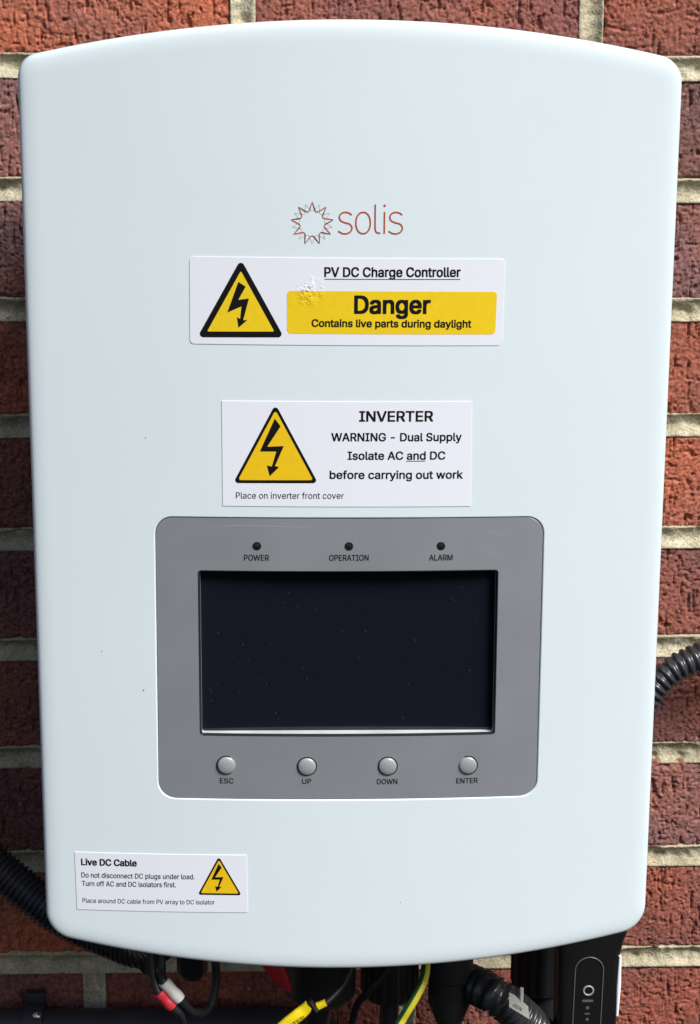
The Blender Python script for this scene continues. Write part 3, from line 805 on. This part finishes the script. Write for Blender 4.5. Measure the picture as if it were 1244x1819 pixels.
# big smooth connector left of centre
t, L = gland('battery_connector', 'broad round black connector behind the red tab and above the yellow marker', 'connector', 570, 1776, -.150, .0225, .018, None,
             lambda r, s, L: [(s, 0), (s, L*.3), (r, L*.32), (r, L*.72), (r-.001, L*.74), (r-.0015, L-.006), (r-.006, L-.001), (.010, L)])
autosmooth(from_bm('rib', lathe([(.0229, 0), (.0231, .001), (.0229, .002)], (0, 0, -L*.55), (0, 0, -1), 48), t, CABLEM))
autosmooth(from_bm('cable_tail', tube([Vector((0, 0, -L+.002)), Vector((-.006, .01, -L-.04)), Vector((-.012, .05, -L-.2))], .008, 20), t, CABLEM))
# smooth stepped connector right of the earth wire
t, L = gland('stepped_connector', 'tall smooth black stepped connector just right of the earth wire', 'connector', 798, 1815, -.150, .0140, .0125, None,
             lambda r, s, L: [(s, 0), (s, L*.4), (r, L*.41), (r, L*.74), (r-.0012, L*.75), (r-.0008, L*.88), (r-.006, L)])
autosmooth(from_bm('cable_tail', tube([Vector((0, 0, -L+.002)), Vector((0, .006, -L-.06)), Vector((.002, .03, -L-.2))], .006, 20), t, CABLEM))
# fluted nut near the logger
t, L = gland('fluted_nut', 'black connector with a fluted collar left of the data logger', 'connector', 958, 1752, -.092, .0185, .014,
             lambda L: (12, .0014, L*.45, L-.001), lambda r, s, L: [(s, 0), (s, L*.42), (r, L*.44), (r, L-.006), (r-.001, L-.0005), (r-.004, L)])
autosmooth(from_bm('cable_tail', tube([Vector((0, 0, -L+.002)), Vector((.0, .002, -L-.05)), Vector((0, .02, -L-.2))], .0140, 24), t, CABLEM))
# two solar plugs at left with a lead looping round
def plug(px, py_bot, depth, r, label):
    t, L = gland('solar_plug', label, 'plug', px, py_bot, depth, r, r*.8, lambda L: (8, .0008, L*.62, L*.95),
                 lambda r, s, L: [(s, 0), (s, L*.3), (r, L*.32), (r, L*.6), (r+.0006, L*.62), (r+.0006, L*.95), (r-.003, L)], group='solar plugs under the inverter')
    return t, L
t1, L1 = plug(264, 1727, -.120, .0068, 'black solar plug under the left corner, nearer the thick conduit')
t2, L2 = plug(342, 1736, -.120, .0090, 'black solar plug with a lead looping down to its right, left of the red tab')
b1 = P(264, 1727, -.120); b2 = P(342, 1736, -.120)
q0 = P(276, 1745, -.122); pts = catmull([P(283, 1540, -.198), P(285, 1640, -.202), P(287, 1715, -.208), P(291, 1744, -.214), P(320, 1776, -.214), P(345, 1799, -.206), P(371, 1790, -.192), P(384, 1745, -.186), P(381, 1690, -.186), P(376, 1620, -.186), P(372, 1530, -.186)], 12)
lead = thing('solar_lead', 'thin black looped lead with red and white sleeves under the left side', 'cable', tuple(b1))
o = from_bm('sheath', tube([p-b1 for p in resample(pts, .002)], .0025, 18), lead, CABLEM, True)
def band(name, a, b, r, material, parent, org, squash=1.0):
    a, b = Vector(a)-org, Vector(b)-org; n = 8; pp = [a.lerp(b, k/n) for k in range(n+1)]
    return autosmooth(from_bm(name, tube(pp, lambda i: r*(1+.06*math.sin(i*1.3)), 24), parent, material), 50)
# sleeves: white and red, side by side on two strands
band('white_sleeve', P(291, 1744, -.214), P(320, 1776, -.214), .0036, WHITETAPE, lead, b1)
band('red_sleeve', P(282, 1763, -.214), P(307, 1789, -.214), .0035, REDTAPE, lead, b1)
o = from_bm('second_strand', tube([p-b1 for p in catmull([P(264, 1540, -.198), P(266, 1640, -.202), P(270, 1720, -.208), P(282, 1763, -.214), P(307, 1789, -.214), P(324, 1815, -.208), P(332, 1900, -.18)], 10)], .0024, 16), lead, CABLEM, True)
# red tab
tabp = [(455, 1690), (490, 1690), (503, 1718), (513, 1740), (519, 1767), (500, 1757), (482, 1741), (468, 1722), (459, 1706)]
cen_ = P(488, 1725, -.182)
front = [P(x, y, -.182)-cen_ for x, y in tabp]; bm = bmesh.new()
vf = [bm.verts.new(p) for p in front]; f = bm.faces.new(vf)
r_ = bmesh.ops.extrude_face_region(bm, geom=[f]); 
for v in [g_ for g_ in r_['geom'] if isinstance(g_, bmesh.types.BMVert)]: v.co.y += .009
up = [P(455, 1690, -.182)-cen_, P(490, 1690, -.182)-cen_]
bmesh.ops.recalc_face_normals(bm, faces=bm.faces)
bmesh.ops.bevel(bm, geom=list(bm.edges), offset=.0014, segments=3, profile=.5, affect='EDGES')
lever = thing('red_lever', 'dark red pointed plastic lever hanging below the cover left of centre', 'lever', tuple(cen_))
autosmooth(from_bm('blade', bm, lever, REDPL), 50)
top_z = HBZ-cen_.z
autosmooth(from_bm('shank', box_bm(up[0].x+.001, up[1].x-.001, -.003, .005, min(up[0].z, up[1].z)-.001, top_z, .001, 2), lever, REDPL), 40)
# yellow sleeve marker on a dark lead
yd = -.222
org = P(540, 1800, yd)
mk = thing('cable_marker', 'bright yellow cable marker sleeve with black lettering under the centre', 'marker', tuple(org))
ypts = catmull([P(549, 1786, yd)-org, P(540, 1795, yd)-org, P(527, 1806, yd-.001)-org, P(512, 1818, yd-.001)-org, P(490, 1838, yd)-org, P(468, 1862, yd+.004)-org], 8)
def strip(pts, wid, th):
    bm = bmesh.new(); rings = []
    for i, p in enumerate(pts):
        t = (pts[min(i+1, len(pts)-1)]-pts[max(i-1, 0)]).normalized(); n = Vector((-t.z, 0, t.x)).normalized(); dpt = Vector((0, -1, 0))
        wd = wid(i/(len(pts)-1)) if callable(wid) else wid
        ring = []
        for a in np.linspace(0, 2*math.pi, 16, endpoint=False):
            ca, sa = math.cos(a), math.sin(a)
            ring.append(bm.verts.new(p + n*wd/2*math.copysign(abs(ca)**.6, ca) + dpt*th/2*math.copysign(abs(sa)**.8, sa)))
        rings.append(ring)
    for a, b in zip(rings, rings[1:]):
        for k in range(16): bm.faces.new((a[k], a[(k+1) % 16], b[(k+1) % 16], b[k]))
    bm.faces.new(rings[0][::-1]); bm.faces.new(rings[-1]); bmesh.ops.recalc_face_normals(bm, faces=bm.faces)
    return bm
sl_ = from_bm('sleeve', strip(ypts, lambda t: .0062+.0016*min(1, t*3), .0042), mk, YELTAG); autosmooth(sl_, 60)
autosmooth(from_bm('sleeve_end', strip(catmull([P(564, 1788, yd)-org, P(571, 1785, yd)-org, P(579, 1781, yd)-org], 5), lambda t: .0046-.0006*t, .0036), mk, YELTAG), 60)
autosmooth(from_bm('tie', strip([P(551, 1777, yd)-org, P(557, 1787, yd)-org, P(563, 1796, yd)-org], .0022, .0052), mk, CABLEM), 60)
bm = text_bm('INVERTER', .004); a = min(v.co.x for v in bm.verts); b = max(v.co.x for v in bm.verts)
e1 = P(541, 1801, yd)-org; d_ = (P(541, 1801, yd)-P(508, 1823, yd)); d_.normalize(); n_ = Vector((-d_.z, 0, d_.x)); tw = .0215
for v in bm.verts:
    u = (v.co.x-b)/(b-a)*tw; h = v.co.z/cap(.004)*.0024-.0013
    v.co = e1 + d_*u + n_*h + Vector((0, -.0036, 0))
from_bm('lettering', bm, sl_, INK)
autosmooth(from_bm('lead', tube([p-org for p in resample(catmull([P(645, 1530, -.190), P(640, 1650, -.198), P(618, 1735, -.212), P(583, 1779, -.221), P(563, 1790, -.222), P(545, 1794, -.222), P(527, 1806, -.222), P(490, 1838, -.220), P(430, 1910, -.20)], 10), .003)], .0017, 14), mk, CABLEM))
# thin dark lead crossing the ribbed gland
pts = catmull([P(726, 1520, -.160), P(718, 1660, -.160), P(690, 1722, -.160), P(655, 1762, -.158), P(632, 1792, -.152), P(620, 1860, -.14)], 10)
tag(from_bm('thin_lead', tube(resample(pts, .003), .0022, 16), None, CABLEM, True), 'thin dark lead crossing diagonally in front of the wide ribbed gland', 'cable')
# green and yellow earth wire
pts = resample(catmull([P(757, 1520, -.180), P(757, 1640, -.184), P(757, 1706, -.196), P(753, 1740, -.206), P(738, 1772, -.212), P(718, 1805, -.212), P(700, 1838, -.205), P(680, 1890, -.15)], 12), .002)
bm = tube(pts, .0027, 24)
ob = from_bm('earth_wire', bm, None, [GREENI, YELI], True)
for i, pl in enumerate(ob.data.polygons):
    k = i % 24
    pl.material_index = 1 if 15 <= k <= 23 else 0
tag(ob, 'green and yellow striped earth wire hanging from under the inverter', 'wire')
# ribbed spiral conduit right of centre, catching the light
pts = catmull([P(800, 1400, -.115), P(800, 1560, -.115), P(800, 1665, -.118), P(810, 1730, -.130), P(842, 1749, -.148), P(874, 1766, -.165), P(908, 1790, -.165), P(946, 1826, -.156), P(1000, 1890, -.13), P(1060, 2000, -.09)], 14)
tag(autosmooth(from_bm('spiral_conduit', corrugated(pts, .0118, .0092, .0050, 36), None, CABLE), 50),
    'shiny black ribbed conduit sloping down behind the pale tag, right of the stepped connector', 'conduit', 'corrugated conduits')
# pale tag
td = -.186; org = P(922, 1790, td)
tg = thing('pale_tag', 'small pale grey cable tag with dark print on the sloping ribbed conduit', 'tag', tuple(org))
quad = [(905, 1765), (914, 1769), (939, 1790), (941, 1811), (928, 1803), (905, 1789)]
bm = bmesh.new(); f = bm.faces.new([bm.verts.new(P(x, y, td)-org) for x, y in quad])
r_ = bmesh.ops.extrude_face_region(bm, geom=[f])
for v in [g_ for g_ in r_['geom'] if isinstance(g_, bmesh.types.BMVert)]: v.co.y += .0012
bmesh.ops.recalc_face_normals(bm, faces=bm.faces)
from_bm('plate', bm, tg, TAGW)
bm = text_bm('GEN', .02); a = min(v.co.x for v in bm.verts); b = max(v.co.x for v in bm.verts)
s0 = P(910, 1787, td)-org; d_ = (P(926, 1797, td)-P(910, 1787, td)).normalized(); n_ = Vector((-d_.z, 0, d_.x))
for v in bm.verts:
    v.co = s0 + d_*((v.co.x-a)/(b-a)*.0062) + n_*(v.co.z/cap(.02)*.0022) + Vector((0, -.0002, 0))
from_bm('lettering', bm, tg, INK)
autosmooth(from_bm('loop', strip([P(927, 1755, td)-org, P(927, 1770, td)-org, P(926, 1785, td+.001)-org], .0022, .0014), tg, TAGW))

# ------------------------------------------------------------------ data logger stick
ld = -.165
a0 = P(992, 1760, ld); a1 = P(1101, 1760, ld); hw = (a1.x-a0.x)/2; org = Vector(((a0.x+a1.x)/2, ld, HBZ))
lg = thing('data_logger', 'flat black data logger stick with a ring light hanging at the lower right', 'data logger', tuple(org))
zt = P(1046, 1690, ld).z-HBZ; zbm = zt-.085
prof = [(hw+.006, 0.0), (hw+.0055, zt+.020), (hw+.0042, zt+.012), (hw+.0018, zt+.004), (hw+.0004, zt-.003), (hw, zt-.012), (hw-.0006, zbm+.012), (hw-.004, zbm+.002), (hw-.008, zbm)]
bm = bmesh.new(); rings_ = []
for h_, z_ in prof:
    ring = []
    for x_, y_ in round_poly([(-h_, 0), (h_, 0), (h_, .024), (-h_, .024)], .0045, 5): ring.append(bm.verts.new((x_, y_, z_)))
    rings_.append(ring)
nn = len(rings_[0])
for a, b in zip(rings_, rings_[1:]):
    for k in range(nn): bm.faces.new((a[k], a[(k+1) % nn], b[(k+1) % nn], b[k]))
bm.faces.new(rings_[0]); bm.faces.new(rings_[-1]); bmesh.ops.recalc_face_normals(bm, faces=bm.faces)
autosmooth(from_bm('case', bm, lg, GLOSSK), 40)
def lp(x, y, lift=.0): q = P(x, y, ld); return (q.x-org.x, q.z-org.z)
# raised capsule groove
capx0, capx1 = lp(1022, 1730)[0], lp(1072, 1730)[0]; rr = (capx1-capx0)/2; cxm = (capx0+capx1)/2; ct = lp(1046, 1701)[1]
path = [(cxm-rr-.0006, ct-rr-.040), (cxm-rr-.0003, ct-rr-.02)] + [(cxm+rr*math.cos(a), ct-rr+rr*math.sin(a)) for a in np.linspace(math.pi, 0, 24)] + [(cxm+rr-.0003, ct-rr-.02), (cxm+rr-.0006, ct-rr-.040)]
bm = tube([Vector((x, -.0001, z)) for x, z in path], .00042, 8)
autosmooth(from_bm('outline', bm, lg, mat('groove_plastic', (.09, .09, .095), .3)), 60)
rc = lp(1045.5, 1760)
bm = tube([Vector((rc[0]+.0029*math.cos(a), -.0001, rc[1]+.0029*math.sin(a))) for a in np.linspace(0, 2*math.pi, 33)], .0006, 10, False)
autosmooth(from_bm('ring_light', bm, lg, mat('ring_plastic', (.30, .29, .28), .3)), 60)
fl_ = lambda x, lift: -lift
for nm, x, y, w2, h2 in (('icon', 1044.5, 1778, .0033, .0008), ('icon', 1044, 1790.5, .0010, .0010), ('icon', 1043.5, 1801, .0016, .0005), ('icon', 1043.5, 1811, .0009, .0009)):
    c_ = lp(x, y)
    printed(nm, [round_poly([(c_[0]-w2, c_[1]-h2), (c_[0]+w2, c_[1]-h2), (c_[0]+w2, c_[1]+h2), (c_[0]-w2, c_[1]+h2)], min(w2, h2)*.6, 3)], .00012, lg, mat('icon_ink', (.10, .095, .09), .5), fl_)
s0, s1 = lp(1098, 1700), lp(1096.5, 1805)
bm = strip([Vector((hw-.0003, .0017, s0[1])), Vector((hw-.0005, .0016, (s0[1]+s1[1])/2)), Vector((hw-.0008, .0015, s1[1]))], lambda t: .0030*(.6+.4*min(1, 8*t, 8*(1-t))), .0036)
autosmooth(from_bm('sun_glare_strip', bm, lg, WSTRIP), 60)  # added white strip, painted sun glare on the case's glossy black side
